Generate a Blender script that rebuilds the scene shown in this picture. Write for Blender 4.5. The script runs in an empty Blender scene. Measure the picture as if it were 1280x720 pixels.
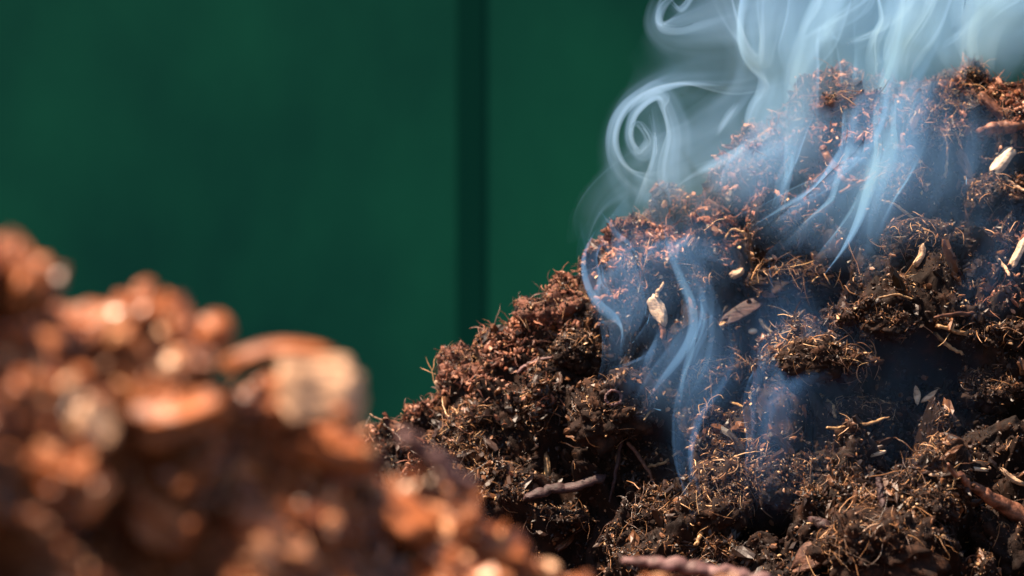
import bpy, math, random
import numpy as np
from mathutils import Vector, Matrix
from mathutils.bvhtree import BVHTree

rng = np.random.default_rng(11)
random.seed(5)
S = bpy.context.scene
sd = Vector((-.45, -.17, .88)).normalized()          # direction towards the sun
COL = S.collection
CAMZ, CAMY = 0.80, -2.40
WK = 36.0 / 85.0                       # frame width per metre of distance

# ------------------------------------------------------------------ numpy noise
def _h(ix, iy, iz, seed):
    n = (ix * 374761393 + iy * 668265263 + iz * 2147483647 + seed * 1274126177) & 0xffffffff
    n = ((n ^ (n >> 13)) * 1274126177) & 0xffffffff
    n = ((n ^ (n >> 16)) * 2246822519) & 0xffffffff
    return ((n ^ (n >> 15)) & 0xffffff) / float(0xffffff)

def vnoise(p, seed=0):
    p = np.asarray(p, float)
    i = np.floor(p).astype(np.int64); f = p - i
    u = f * f * f * (f * (f * 6 - 15) + 10)
    r = 0
    for dx in (0, 1):
        wx = u[:, 0] if dx else 1 - u[:, 0]
        for dy in (0, 1):
            wy = u[:, 1] if dy else 1 - u[:, 1]
            for dz in (0, 1):
                wz = u[:, 2] if dz else 1 - u[:, 2]
                r = r + wx * wy * wz * _h(i[:, 0] + dx, i[:, 1] + dy, i[:, 2] + dz, seed)
    return r * 2 - 1

def fbm(p, seed=0, octv=3):
    r = 0; a = 1.0; s = 0
    for k in range(octv):
        r = r + a * vnoise(p * (2.03 ** k) + 7.3 * k, seed + 17 * k); s += a; a *= .5
    return r / s

def worley(p, seed=0):
    i = np.floor(p).astype(np.int64)
    best = np.full(len(p), 9.0)
    for dx in (-1, 0, 1):
        for dy in (-1, 0, 1):
            for dz in (-1, 0, 1):
                c = i + np.array([dx, dy, dz])
                q = np.stack([c[:, k] + _h(c[:, 0], c[:, 1], c[:, 2], seed + 31 * k + 1) for k in range(3)], 1)
                d = ((p - q) ** 2).sum(1)
                best = np.minimum(best, d)
    return np.sqrt(best)

def sstep(a, b, x):
    t = np.clip((x - a) / (b - a), 0, 1)
    return t * t * (3 - 2 * t)

# ------------------------------------------------------------------ placing
def at(px, py, d):
    """pixel of the 1280x720 photograph -> world point at distance d from the lens"""
    W = WK * d
    return Vector(((px - 640) / 1280 * W, CAMY + d, CAMZ + (360 - py) / 1280 * W))

# ------------------------------------------------------------------ mesh building
class MB:
    """collects vertices / faces / one tint per vertex and links them as one mesh object"""
    def __init__(s): s.v = []; s.f = []; s.t = []; s.n = 0; s.sm = []
    def add(s, v, f, tint=None, smooth=True, orient=False):
        v = np.asarray(v, float).reshape(-1, 3)
        f = [np.asarray(x) + s.n for x in f] if not isinstance(f, np.ndarray) else f + s.n
        if tint is None: tint = 0.5
        if orient:
            tris = []
            for x in (f if isinstance(f, list) else [f]):
                if x.ndim == 2: tris.append(x[:, :3]); 
                if x.ndim == 2 and x.shape[1] == 4: tris.append(x[:, [0, 2, 3]])
                if x.ndim == 1: tris.append(np.stack([np.full(len(x) - 2, x[0]), x[1:-1], x[2:]], 1))
            tr = np.concatenate(tris) - s.n; c = v - v.mean(0)
            if (np.cross(c[tr[:, 0]], c[tr[:, 1]]) * c[tr[:, 2]]).sum() < 0:
                f = [x[..., ::-1] for x in f] if isinstance(f, list) else f[:, ::-1]
        s.v.append(v); s.f.append(f)
        s.t.append(np.full(len(v), tint) if np.isscalar(tint) else np.asarray(tint, float))
        s.n += len(v); s.sm.append(smooth)
    def build(s, name, mat, parent=None, origin=None, auto=True):
        v = np.concatenate(s.v); t = np.concatenate(s.t)
        faces = []
        for f in s.f:
            if isinstance(f, np.ndarray): faces.append(f)
            else: faces.extend(list(f))
        starts = []; loops = []; n = 0; tot = 0
        sizes = []
        for f in faces:
            if f.ndim == 2:
                sizes.append(np.full(len(f), f.shape[1])); loops.append(f.reshape(-1))
            else:
                sizes.append(np.array([len(f)])); loops.append(f)
        sizes = np.concatenate(sizes); loops = np.concatenate(loops)
        starts = np.concatenate([[0], np.cumsum(sizes)[:-1]])
        me = bpy.data.meshes.new(name)
        if origin is not None: v = v - np.array(origin)
        me.vertices.add(len(v)); me.vertices.foreach_set('co', v.astype(np.float32).reshape(-1))
        me.loops.add(len(loops)); me.loops.foreach_set('vertex_index', loops.astype(np.int32))
        me.polygons.add(len(sizes)); me.polygons.foreach_set('loop_start', starts.astype(np.int32))
        me.update(calc_edges=True)
        me.polygons.foreach_set('use_smooth', np.full(len(sizes), all(s.sm)))
        a = me.attributes.new('tint', 'FLOAT', 'POINT'); a.data.foreach_set('value', t.astype(np.float32))
        me.validate(); me.update()
        o = bpy.data.objects.new(name, me); COL.objects.link(o)
        if mat: me.materials.append(mat)
        if origin is not None: o.location = origin
        if parent:
            o.parent = parent
            if origin is not None: o.location = Vector(origin) - parent.location
            else: o.location = -parent.location
        return o

def tag(o, label=None, cat=None, group=None, kind=None):
    if label: o['label'] = label
    if cat: o['category'] = cat
    if group: o['group'] = group
    if kind: o['kind'] = kind
    return o

def empty(name, loc, label, cat, group=None, kind=None):
    o = bpy.data.objects.new(name, None); COL.objects.link(o); o.location = loc; o.empty_display_size = .02
    return tag(o, label, cat, group, kind)

def grid_faces(nu, nv, closed_v=False):
    a = np.arange(nu * nv).reshape(nu, nv)
    if closed_v: a = np.concatenate([a, a[:, :1]], 1)
    return np.stack([a[:-1, :-1], a[:-1, 1:], a[1:, 1:], a[1:, :-1]], -1).reshape(-1, 4)

def smooth_path(pts, n):
    P = np.asarray(pts, float)
    if len(P) < 3:
        t = np.linspace(0, 1, n)[:, None]; return P[0] * (1 - t) + P[-1] * t
    E = np.vstack([2 * P[0] - P[1], P, 2 * P[-1] - P[-2]])
    out = []
    for s in np.linspace(0, len(P) - 1 - 1e-6, n):
        k = int(s); t = s - k
        a, b, c, d = E[k], E[k + 1], E[k + 2], E[k + 3]
        out.append(.5 * ((2 * b) + (-a + c) * t + (2 * a - 5 * b + 4 * c - d) * t * t + (-a + 3 * b - 3 * c + d) * t ** 3))
    return np.array(out)

def frames(P):
    T = np.gradient(P, axis=0); T /= np.linalg.norm(T, axis=1)[:, None] + 1e-12
    up = np.array([0, 1.0, 0.15]); up /= np.linalg.norm(up)
    B = np.cross(T, up); B /= np.linalg.norm(B, axis=1)[:, None] + 1e-12
    N = np.cross(B, T)
    return T, B, N

def tube(path, rad, ns=8, knob=0.12, seed=0, flat=1.0, lobes=0.0):
    """closed tapering tube with uneven, fibrous surface; path (k,3), rad list"""
    n = max(24, 10 * len(path))
    P = smooth_path(path, n); P = P + np.stack([vnoise(np.stack([np.arange(n) * .35, np.full(n, seed * 2.7), np.full(n, 5. * k)], 1), 7) for k in range(3)], 1) * np.mean(rad) * .55; R = np.interp(np.linspace(0, 1, n), np.linspace(0, 1, len(rad)), rad)
    T, B, N = frames(P)
    th = np.linspace(0, 2 * np.pi, ns, endpoint=False)
    u = np.arange(n)
    rr = R[:, None] * (1 + knob * vnoise(np.stack([np.repeat(u * .7, ns), np.tile(np.cos(th) * 1.3, n), np.tile(np.sin(th) * 1.3, n)], 1) + seed * 3.1, seed).reshape(n, ns))
    rr *= 1 + .10 * np.cos(th * 3 + seed)[None, :] + .07 * np.cos(th * 5)[None, :]
    kn = np.exp(-((u[:, None] / n - np.array([.23, .52, .81])[None, :] - .05 * np.sin(seed)) / .022) ** 2).sum(1)
    rr *= 1 + .14 * kn[:, None]
    V = P[:, None, :] + rr[..., None] * (np.cos(th)[None, :, None] * B[:, None, :] + flat * np.sin(th)[None, :, None] * N[:, None, :])
    V = V.reshape(-1, 3)
    caps = [np.arange(ns)[::-1], np.arange(ns) + (n - 1) * ns]
    # pull the ends into a broken, slanted tip
    V[-ns:] += (T[-1] * R[-1])[None, :] * (np.cos(th) * .8)[:, None]
    V[:ns] -= (T[0] * R[0])[None, :] * (np.sin(th) * .8)[:, None]
    return V, [grid_faces(n, ns, True)] + caps

def slab(L, W, H, seed, taper=(.35, .25), bend=0.0, nu=26, ns=22, rough=.16):
    """splintered chip of wood along +X: rounded box section, torn ends, long grain ridges"""
    u = np.linspace(-1, 1, nu); th = np.linspace(0, 2 * np.pi, ns, endpoint=False)
    U, TH = np.meshgrid(u, th, indexing='ij')
    c, s_ = np.cos(TH), np.sin(TH)
    sq = (np.abs(c) ** 4 + np.abs(s_) ** 4) ** -.25
    w = np.where(U < 0, 1 - taper[0] * np.abs(U) ** 2.2, 1 - taper[1] * np.abs(U) ** 2.2)
    e = 1 - np.clip(np.abs(U) - .86, 0, 1) / .14 * .45
    pts = np.stack([U.ravel() * .8, c.ravel() * 1.7, s_.ravel() * 1.7], 1)
    nz = 1.3 * fbm(pts * 1.6 + seed * 5.7, seed, 3).reshape(U.shape)
    gr = 2.2 * vnoise(np.stack([U.ravel() * .8, TH.ravel() * 4.2, 0 * U.ravel()], 1) + seed, seed + 3).reshape(U.shape)
    r = 1 + rough * nz + rough * .5 * gr
    X = U * L / 2 * (1 + .22 * vnoise(np.stack([np.sign(U.ravel()) * 3, TH.ravel() * 1.6, 0 * U.ravel()], 1), seed + 9).reshape(U.shape))
    Y = c * sq * W / 2 * w * e * r
    Z = s_ * sq * H / 2 * e * r + bend * L * (U ** 2 - .4)
    V = np.stack([X, Y, Z], -1).reshape(-1, 3)
    return V, [grid_faces(nu, ns, True), np.arange(ns)[::-1], np.arange(ns) + (nu - 1) * ns]

_t = (1 + 5 ** .5) / 2
def ico(sub):
    import bmesh
    bm = bmesh.new(); bmesh.ops.create_icosphere(bm, subdivisions=sub, radius=1)
    v = np.array([x.co[:] for x in bm.verts]); f = np.array([[q.index for q in x.verts] for x in bm.faces]); bm.free()
    return v, f

# ------------------------------------------------------------------ materials
def mat(name):
    m = bpy.data.materials.new(name); m.use_nodes = True
    nt = m.node_tree; b = nt.nodes['Principled BSDF']
    return m, nt, b

def ramp(nt, stops, inp=None):
    r = nt.nodes.new('ShaderNodeValToRGB'); e = r.color_ramp.elements
    while len(e) < len(stops): e.new(.5)
    for k, (p, c) in enumerate(stops): e[k].position = p; e[k].color = (*c, 1)
    if inp is not None: nt.links.new(inp, r.inputs[0])
    return r

def noise_n(nt, scale, detail=4, rough=.6, stretch=None):
    tc = nt.nodes.new('ShaderNodeTexCoord'); n = nt.nodes.new('ShaderNodeTexNoise')
    n.inputs['Scale'].default_value = scale; n.inputs['Detail'].default_value = detail; n.inputs['Roughness'].default_value = rough
    if stretch:
        mp = nt.nodes.new('ShaderNodeMapping'); mp.inputs['Scale'].default_value = stretch
        nt.links.new(tc.outputs['Object'], mp.inputs[0]); nt.links.new(mp.outputs[0], n.inputs['Vector'])
    else: nt.links.new(tc.outputs['Object'], n.inputs['Vector'])
    return n

def add_bump(nt, b, src, strength, dist):
    bp = nt.nodes.new('ShaderNodeBump'); bp.inputs['Strength'].default_value = strength; bp.inputs['Distance'].default_value = dist
    nt.links.new(src, bp.inputs['Height']); nt.links.new(bp.outputs[0], b.inputs['Normal'])

def soil_mat(name, dark, mid, light, rough=.75, spec=.25, bump=.0012, scale=55):
    m, nt, b = mat(name)
    n = noise_n(nt, scale, 6, .65)
    r = ramp(nt, [(.30, dark), (.52, mid), (.72, light)], n.outputs['Fac'])
    nt.links.new(r.outputs[0], b.inputs['Base Color'])
    b.inputs['Roughness'].default_value = rough; b.inputs['Specular IOR Level'].default_value = spec
    n2 = noise_n(nt, scale * 9, 5, .7); add_bump(nt, b, n2.outputs['Fac'], .8, bump)
    return m

def tint_mat(name, stops, rough=.6, spec=.3, bumpscale=None, bd=.0006, grain=None):
    m, nt, b = mat(name)
    a = nt.nodes.new('ShaderNodeAttribute'); a.attribute_name = 'tint'
    r = ramp(nt, stops, a.outputs['Fac'])
    out = r.outputs[0]
    n = noise_n(nt, bumpscale or 300, 4, .6, grain)
    mx = nt.nodes.new('ShaderNodeMix'); mx.data_type = 'RGBA'; mx.blend_type = 'MULTIPLY'; mx.inputs[0].default_value = .8
    r2 = ramp(nt, [(.3, (.45, .40, .38)), (.65, (1, 1, 1))], n.outputs['Fac'])
    nt.links.new(out, mx.inputs[6]); nt.links.new(r2.outputs[0], mx.inputs[7])
    nt.links.new(mx.outputs[2], b.inputs['Base Color'])
    b.inputs['Roughness'].default_value = rough; b.inputs['Specular IOR Level'].default_value = spec
    add_bump(nt, b, n.outputs['Fac'], .6, bd)
    return m

M = {}
M['humus'] = soil_mat('dark_humus', (.005, .0025, .002), (.013, .0055, .003), (.045, .018, .009), .7, .2)
M['clod'] = soil_mat('crumbly_soil', (.005, .002, .0015), (.018, .0075, .004), (.075, .030, .014), .7, .2, .0015, 70)
M['fibre'] = tint_mat('root_fibre', [(0, (.035, .014, .006)), (.35, (.12, .052, .022)), (.7, (.46, .23, .095)), (1, (.80, .52, .27))], .38, .6)
M['crumb'] = tint_mat('soil_crumb', [(0, (.010, .004, .0025)), (.5, (.050, .021, .010)), (.8, (.24, .105, .045)), (1, (.78, .50, .26))], .45, .4)
M['redclod'] = soil_mat('reddish_crumbly_soil', (.03, .010, .006), (.13, .045, .026), (.30, .115, .068), .62, .35, .0015, 80)  # redder, lighter soil: warm light on the crest is put into the colour
M['redcrumb'] = tint_mat('reddish_bark_crumb', [(0, (.08, .025, .014)), (.5, (.30, .11, .06)), (1, (.58, .30, .19))], .5, .4)
M['mulch'] = soil_mat('damp_bark_mulch', (.055, .015, .005), (.24, .072, .021), (.46, .155, .050), .55, .4, .002, 30)
M['mulch_chunk'] = tint_mat('bark_chunk', [(0, (.055, .015, .006)), (.35, (.30, .085, .024)), (.75, (.56, .185, .058)), (1, (.86, .46, .24))], .34, .75, 60, .0015)

def wood(name, c, rough=.5, spec=.4, dark=.35, sc=260):
    m, nt, b = mat(name)
    n = noise_n(nt, sc, 5, .65, (.25, 1, 1))
    r = ramp(nt, [(.28, tuple(x * dark for x in c)), (.5, tuple(x * .8 for x in c)), (.7, c)], n.outputs['Fac'])
    nd = noise_n(nt, 95 if sc > 100 else 40, 4, .7)
    rd = ramp(nt, [(.40, (.16, .10, .08)), (.56, (1, 1, 1))], nd.outputs['Fac'])
    mx = nt.nodes.new('ShaderNodeMix'); mx.data_type = 'RGBA'; mx.blend_type = 'MULTIPLY'; mx.inputs[0].default_value = .45 if c[0] > .65 else .8
    nt.links.new(r.outputs[0], mx.inputs[6]); nt.links.new(rd.outputs[0], mx.inputs[7]); nt.links.new(mx.outputs[2], b.inputs['Base Color'])
    b.inputs['Roughness'].default_value = rough; b.inputs['Specular IOR Level'].default_value = spec
    add_bump(nt, b, n.outputs['Fac'], 1.0, .0014)
    return m
M['pale'] = wood('pale_wood', (.70, .47, .30), .5, .45, .2)
M['cream'] = wood('cream_wood', (.82, .62, .44), .45, .5, .22)
M['pink'] = wood('reddish_wood', (.30, .13, .075), .5, .4, .4)
M['tan'] = wood('tan_straw', (.58, .36, .17), .45, .5, .45)
M['brown'] = wood('brown_bark', (.17, .075, .045), .6, .35)
M['dark'] = wood('dark_bark', (.075, .038, .038), .6, .4, .5)
M['mauve'] = wood('weathered_stick', (.22, .12, .115), .55, .4, .5)
M['orange'] = wood('orange_bark', (.50, .155, .048), .5, .45, .35, 60)
M['fpale'] = wood('bleached_wood', (.90, .54, .32), .42, .5, .35, 45)
M['seed'] = wood('glossy_seed', (.88, .72, .54), .15, .8, .6, 120)  # pale tone also puts glints into the near pebbles

m, nt, b = mat('green_board')
n = noise_n(nt, 1.3, 5, .55, (1, 1, .6))
r = ramp(nt, [(.34, (.0010, .026, .022)), (.66, (.0034, .058, .036))], n.outputs['Fac'])
nt.links.new(r.outputs[0], b.inputs['Base Color']); b.inputs['Specular IOR Level'].default_value = .03; b.inputs['Roughness'].default_value = .7
n2 = noise_n(nt, 90, 4, .6, (1, 1, .08)); add_bump(nt, b, n2.outputs['Fac'], .3, .002)
M['board'] = m
m, nt, b = mat('dark_gap_strip'); b.inputs['Base Color'].default_value = (.0008, .023, .017, 1); b.inputs['Roughness'].default_value = .85; b.inputs['Specular IOR Level'].default_value = .02
M['strip'] = m  # shade of the board seam is put into this dark colour
M['ground'] = soil_mat('ground_earth', (.02, .01, .006), (.05, .028, .018), (.09, .05, .03), .9, .2, .003, 12)

def smoke_mat(name, dens, col=(.30, .57, 1.0), g=.0):
    m = bpy.data.materials.new(name); m.use_nodes = True; nt = m.node_tree
    for x in list(nt.nodes):
        if x.type == 'BSDF_PRINCIPLED': nt.nodes.remove(x)
    out = [x for x in nt.nodes if x.type == 'OUTPUT_MATERIAL'][0]
    vs = nt.nodes.new('ShaderNodeVolumeScatter')
    vs.inputs['Color'].default_value = (*col, 1); vs.inputs['Density'].default_value = dens; vs.inputs['Anisotropy'].default_value = g
    va = nt.nodes.new('ShaderNodeVolumeAbsorption'); va.inputs['Color'].default_value = (.40, .66, .95, 1); va.inputs['Density'].default_value = dens * .45
    ad = nt.nodes.new('ShaderNodeAddShader'); nt.links.new(vs.outputs[0], ad.inputs[0]); nt.links.new(va.outputs[0], ad.inputs[1])
    nt.links.new(ad.outputs[0], out.inputs['Volume'])
    return m

# ------------------------------------------------------------------ ground and wall
mb = MB()
nx = 60
gx, gy = np.meshgrid(np.linspace(-4, 4, nx), np.linspace(-3, 5, nx), indexing='ij')
gz = .012 * fbm(np.stack([gx.ravel() * 6, gy.ravel() * 6, 0 * gx.ravel()], 1), 4, 4)
mb.add(np.stack([gx.ravel(), gy.ravel(), gz], 1), grid_faces(nx, nx))
g = mb.build('ground', M['ground']); tag(g, kind='structure')

WY = 3.60                                  # board wall behind
wall = empty('board_wall', (0, WY, 0), 'dark green board wall out of focus behind the two heaps', 'wall')
def box(x0, x1, y0, y1, z0, z1, bev=.0008):
    import bmesh
    bm = bmesh.new(); bmesh.ops.create_cube(bm, size=1)
    for v in bm.verts:
        v.co = ((x0 + x1) / 2 + v.co.x * (x1 - x0), (y0 + y1) / 2 + v.co.y * (y1 - y0), (z0 + z1) / 2 + v.co.z * (z1 - z0))
    bmesh.ops.bevel(bm, geom=bm.edges[:], offset=bev, segments=2, affect='EDGES')
    v = np.array([x.co[:] for x in bm.verts]); f = [np.array([q.index for q in x.verts]) for x in bm.faces]; bm.free()
    return v, f
sx = at(588, 0, WY - CAMY).x
for (x0, x1, dy) in ((-3.4, sx - 1.22, .002), (sx - 1.212, sx - .004, 0), (sx + .004, sx + 1.23, 0), (sx + 1.238, 3.6, .002)):
    mb = MB(); mb.add(*box(x0, x1, WY + dy, WY + dy + .03, 0, 2.8), smooth=False, orient=True); mb.build('board', M['board'], wall)
mb = MB(); mb.add(*box(sx - .034, sx + .034, WY - .0040, WY - .0020, 0, 2.8, .0008), smooth=False, orient=True); mb.build('seam_strip', M['strip'], wall)  # added thin strip: its dark colour stands in for the shaded board seam

# ------------------------------------------------------------------ main heap
YR = .25; DR = YR - CAMY
prof = [(-1200, 900), (100, 760), (300, 640), (400, 565), (455, 522), (490, 502), (525, 484), (552, 452), (600, 424), (640, 392), (665, 370), (700, 334), (738, 290),
        (760, 268), (800, 256), (850, 240), (880, 222), (915, 198), (945, 172), (985, 160), (1004, 130), (1018, 94), (1055, 76), (1120, 72), (1160, 78),
        (1190, 88), (1230, 92), (1300, 90), (1500, 100), (1800, 240), (2400, 700)]
pxs = np.array([at(p[0], 0, DR).x for p in prof]); pzs = np.array([at(0, p[1], DR).z for p in prof])
def base_main(x, y):
    zr = np.interp(x, pxs, pzs) - .022
    return zr - 1.45 * (np.sqrt((y - YR) ** 2 + .035 ** 2) - .035)

def surface_mesh(xs, ys, fn, disp, name, mt):
    nx, ny = len(xs), len(ys)
    X, Y = np.meshgrid(xs, ys, indexing='ij')
    Z = fn(X, Y)
    P = np.stack([X, Y, Z], -1)
    du = np.gradient(P, axis=0); dv = np.gradient(P, axis=1)
    N = np.cross(du, dv); N /= np.linalg.norm(N, axis=-1)[..., None] + 1e-12
    # smooth the base normals
    for _ in range(12):
        N[1:-1] = (N[:-2] + N[1:-1] + N[2:]) / 3; N[:, 1:-1] = (N[:, :-2] + N[:, 1:-1] + N[:, 2:]) / 3
    N /= np.linalg.norm(N, axis=-1)[..., None]
    p = P.reshape(-1, 3); n = N.reshape(-1, 3)
    q, e = disp(p, n)
    f = grid_faces(nx, ny)
    mb = MB(); mb.add(q, f, e)
    o = mb.build(name, mt)
    # true normals of displaced surface
    Q = q.reshape(nx, ny, 3)
    du = np.gradient(Q, axis=0); dv = np.gradient(Q, axis=1)
    NN = np.cross(du, dv); NN /= np.linalg.norm(NN, axis=-1)[..., None] + 1e-12
    return o, q, NN.reshape(-1, 3), e, f

def warp(p, amp, sc, seed):
    return np.stack([fbm(p / sc + k * 31.7, seed + k, 2) for k in range(3)], 1) * amp

def disp_main(p, n):
    w = p + warp(p, .018, .05, 3)
    b1 = .62 - worley(w / .105, 1); b2 = .6 - worley(w / .046, 2); b3 = .55 - worley(w / .019, 5); b4 = .5 - worley(w / .0085, 8)
    cav = sstep(-.04, .30, fbm(w / .080, 21, 2))
    near_crest = sstep(.10, .22, p[:, 1]); cav = cav * (1 - .85 * near_crest)
    d = .044 * b1 + .032 * b2 + .018 * b3 + .0075 * b4 + .0026 * fbm(p / .003, 9, 2) - .072 * cav
    up = np.array([0, -.25, 1.0])
    nn = n * .8 + up * .35
    q = p + nn * d[:, None] + warp(p, .016, .055, 40) + warp(p, .006, .017, 50)
    e = np.clip((.036 * b1 + .030 * b2 + .016 * b3 - .05 * cav) / .04 + .58, 0, 1)
    return q, e

def axis(segs):
    out = []
    for a, b, st in segs: out.append(np.arange(a, b, st))
    return np.concatenate(out)
QF = 1.0
xs = axis([(-1.0, -.22, .012), (-.22, .62, .00105 * QF), (.62, 1.6, .015)])
ys = axis([(-.62, -.34, .008), (-.34, .30, .00095 * QF), (.30, .9, .012)])
heap, HV, HN, HE, HF = surface_mesh(xs, ys, base_main, disp_main, 'compost_heap', M['humus'])
tag(heap, 'dark crumbly smoking compost heap filling the right half', 'compost heap')

# ------------------------------------------------------------------ near heap (out of focus)
fprof = [(-900, 120), (-300, 200), (-60, 268), (0, 294), (40, 330), (80, 368), (150, 398), (200, 408), (235, 422), (262, 442), (300, 462), (340, 492), (400, 522), (452, 535), (500, 566), (560, 612),
         (640, 662), (700, 688), (760, 712), (850, 745), (1000, 800), (1500, 950)]
def fdist(px): return 1.12 + .30 * np.clip(px / 700., -.6, 1.4)
_fx = np.array([at(p[0], 0, fdist(p[0])).x for p in fprof]); _fy = np.array([CAMY + fdist(p[0]) for p in fprof])
_fz = np.array([at(0, p[1], fdist(p[0])).z for p in fprof])
def base_front(x, y):
    yr = np.interp(x, _fx, _fy); zr = np.interp(x, _fx, _fz) - .012
    return zr - .95 * (np.sqrt((y - yr) ** 2 + .03 ** 2) - .03)
def disp_front(p, n):
    w = p + warp(p, .014, .04, 63)
    b1 = .6 - worley(w / .075, 61); b2 = .55 - worley(w / .028, 62); b3 = .5 - worley(w / .012, 65)
    cav = sstep(.0, .4, fbm(w / .055, 71, 2))
    d = .040 * b1 + .020 * b2 + .012 * b3 + .004 * fbm(p / .006, 66, 2) - .060 * cav
    q = p + (n + np.array([0, 0, .3])) * d[:, None] + warp(p, .014, .05, 80)
    return q, np.clip((.03 * b1 + .015 * b2 - .026 * cav) / .03 + .5, 0, 1)
xs2 = axis([(-1.2, -.34, .012), (-.34, .20, .0016), (.20, .75, .012)])
ys2 = axis([(-2.1, -1.62, .01), (-1.62, -.85, .0018), (-.85, -.35, .015)])
heap2, FV, FN, FE, FF = surface_mesh(xs2, ys2, base_front, disp_front, 'mulch_heap', M['mulch'])
tag(heap2, 'blurred orange-brown bark mulch heap in the lower left foreground', 'mulch heap')

bv_main = BVHTree.FromPolygons([Vector(v) for v in HV[:]], HF.tolist()) if False else None
def mk_bvh(o):
    dg = bpy.context.evaluated_depsgraph_get()
    return BVHTree.FromObject(o, dg)
bv_main = mk_bvh(heap); bv_front = mk_bvh(heap2)
CAM = Vector((0, CAMY, CAMZ))
def hit(px, py, which='main', lift=0.0):
    bv = bv_main if which == 'main' else bv_front
    for k in range(40):
        d = (at(px, py + k * 2, 1.0) - CAM).normalized()
        h = bv.ray_cast(CAM, d)
        if h[0] is not None: return h[0] - d * lift
    return at(px, py, DR if which == 'main' else 1.3)

# ------------------------------------------------------------------ scatter: rootlets and crumbs on the main heap
def visible_weights(V, N):
    d = V - np.array(CAM)
    px = 640 + d[:, 0] / d[:, 1] / WK * 1280; py = 360 - d[:, 2] / d[:, 1] / WK * 1280
    inside = (px > -60) & (px < 1340) & (py > -40) & (py < 760)
    face = -(N * d / np.linalg.norm(d, axis=1)[:, None]).sum(1)
    return inside & (face > -.25), px, py
VIS, PX, PY = visible_weights(HV, HN)
patch = sstep(.0, .30, fbm(HV / .05, 91, 3))
wt = VIS * (.012 + patch * sstep(.35, .80, HE) * (.25 + .75 * np.clip(HN[:, 2] + .25, 0, 1)))
wt = wt / wt.sum()

def rootlets(n, lmin, lmax, rmin, rmax, curl, tint_hi, seed, seg=7, ns=3, lift=.5, w=None):
    r = np.random.default_rng(seed)
    idx = r.choice(len(HV), n, p=wt if w is None else w)
    P0 = HV[idx] + r.normal(0, .0012, (n, 3)); Nn = HN[idx]
    d = r.normal(0, 1, (n, 3)); d -= (d * Nn).sum(1)[:, None] * Nn * .85
    d += Nn * lift * r.uniform(-.3, 1, n)[:, None]
    d /= np.linalg.norm(d, axis=1)[:, None]
    L = lmin + (lmax - lmin) * r.random(n) ** 2.5
    ax = r.normal(0, 1, (n, 3)); ax -= (ax * d).sum(1)[:, None] * d; ax /= np.linalg.norm(ax, axis=1)[:, None]
    k = r.normal(0, curl, n)
    path = [P0 + Nn * .0008]; dd = d.copy()
    for s in range(seg - 1):
        b = np.cross(ax, dd)
        dd = dd + b * (k + r.normal(0, curl * .5, n))[:, None] / seg + r.normal(0, .16, (n, 3)) - Nn * .08
        dd /= np.linalg.norm(dd, axis=1)[:, None]
        path.append(path[-1] + dd * (L / (seg - 1))[:, None])
    Pth = np.stack(path, 1)                           # n,seg,3
    T = np.gradient(Pth, axis=1); T /= np.linalg.norm(T, axis=2)[..., None] + 1e-12
    A = np.cross(T, ax[:, None, :] + .01); A /= np.linalg.norm(A, axis=2)[..., None] + 1e-9
    Bn = np.cross(T, A)
    R = rmin + (rmax - rmin) * r.random(n) ** 2
    prof_ = np.interp(np.linspace(0, 1, seg), [0, .2, .8, 1], [.6, 1, .8, .25])
    th = np.linspace(0, 2 * np.pi, ns, endpoint=False)
    V = Pth[:, :, None, :] + (R[:, None] * prof_)[:, :, None, None] * (np.cos(th)[None, None, :, None] * A[:, :, None, :] + np.sin(th)[None, None, :, None] * Bn[:, :, None, :])
    base = grid_faces(seg, ns, True)
    F = (base[None] + (np.arange(n) * seg * ns)[:, None, None]).reshape(-1, 4)
    ti = np.clip(r.random(n) ** 1.6 * tint_hi, 0, 1)
    return V.reshape(-1, 3), F, np.repeat(ti, seg * ns)

mb = MB()
mb.add(*rootlets(26000, .002, .012, .00015, .00045, 2.2, .8, 1))
mb.add(*rootlets(14000, .005, .024, .00020, .0007, 2.8, 1.0, 2, 9))
mb.add(*rootlets(1600, .010, .050, .0003, .0008, .7, 1.0, 3, 12, 4))
rl = mb.build('rootlets', M['fibre']); tag(rl, 'tangled fine tan rootlets and fibres covering the dark compost heap', 'rootlets', kind='stuff')

def grains(n, lo, hi, seed, w, V=HV, N=HN, stretch=1.0, pw=3.0, tp=2.2, sub=1, off=.3, flat=.5, tmax=1.0):
    r = np.random.default_rng(seed)
    iv, jf = ico(sub)
    idx = r.choice(len(V), n, p=w)
    s = lo + (hi - lo) * r.random(n) ** pw
    sc = s[:, None] * np.stack([1 + stretch * r.random(n), .55 + flat * r.random(n), .4 + flat * r.random(n)], 1)
    q = r.normal(0, 1, (n, 4)); q /= np.linalg.norm(q, axis=1)[:, None]
    a, b, c, d = q.T
    R = np.stack([1 - 2 * (c * c + d * d), 2 * (b * c - a * d), 2 * (b * d + a * c), 2 * (b * c + a * d), 1 - 2 * (b * b + d * d), 2 * (c * d - a * b),
                  2 * (b * d - a * c), 2 * (c * d + a * b), 1 - 2 * (b * b + c * c)], 1).reshape(n, 3, 3)
    loc = iv[None] * sc[:, None, :] * (1 + r.uniform(-.42, .42, (n, len(iv), 1)))
    loc = np.einsum('nij,nvj->nvi', R, loc)
    P = V[idx] + N[idx] * (s * off)[:, None] + r.normal(0, .0006, (n, 3))
    VV = (P[:, None] + loc).reshape(-1, 3)
    F = (jf[None] + (np.arange(n) * len(iv))[:, None, None]).reshape(-1, 3)
    return VV, F, np.repeat(np.clip(r.random(n) ** tp, 0, tmax), len(iv))
wg = VIS * (.09 + 1.0 * patch * sstep(.2, .7, HE)); wg = wg / wg.sum()
mb = MB()
mb.add(*grains(80000, .0005, .0024, 21, wg, tp=2.8), smooth=False)
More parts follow.
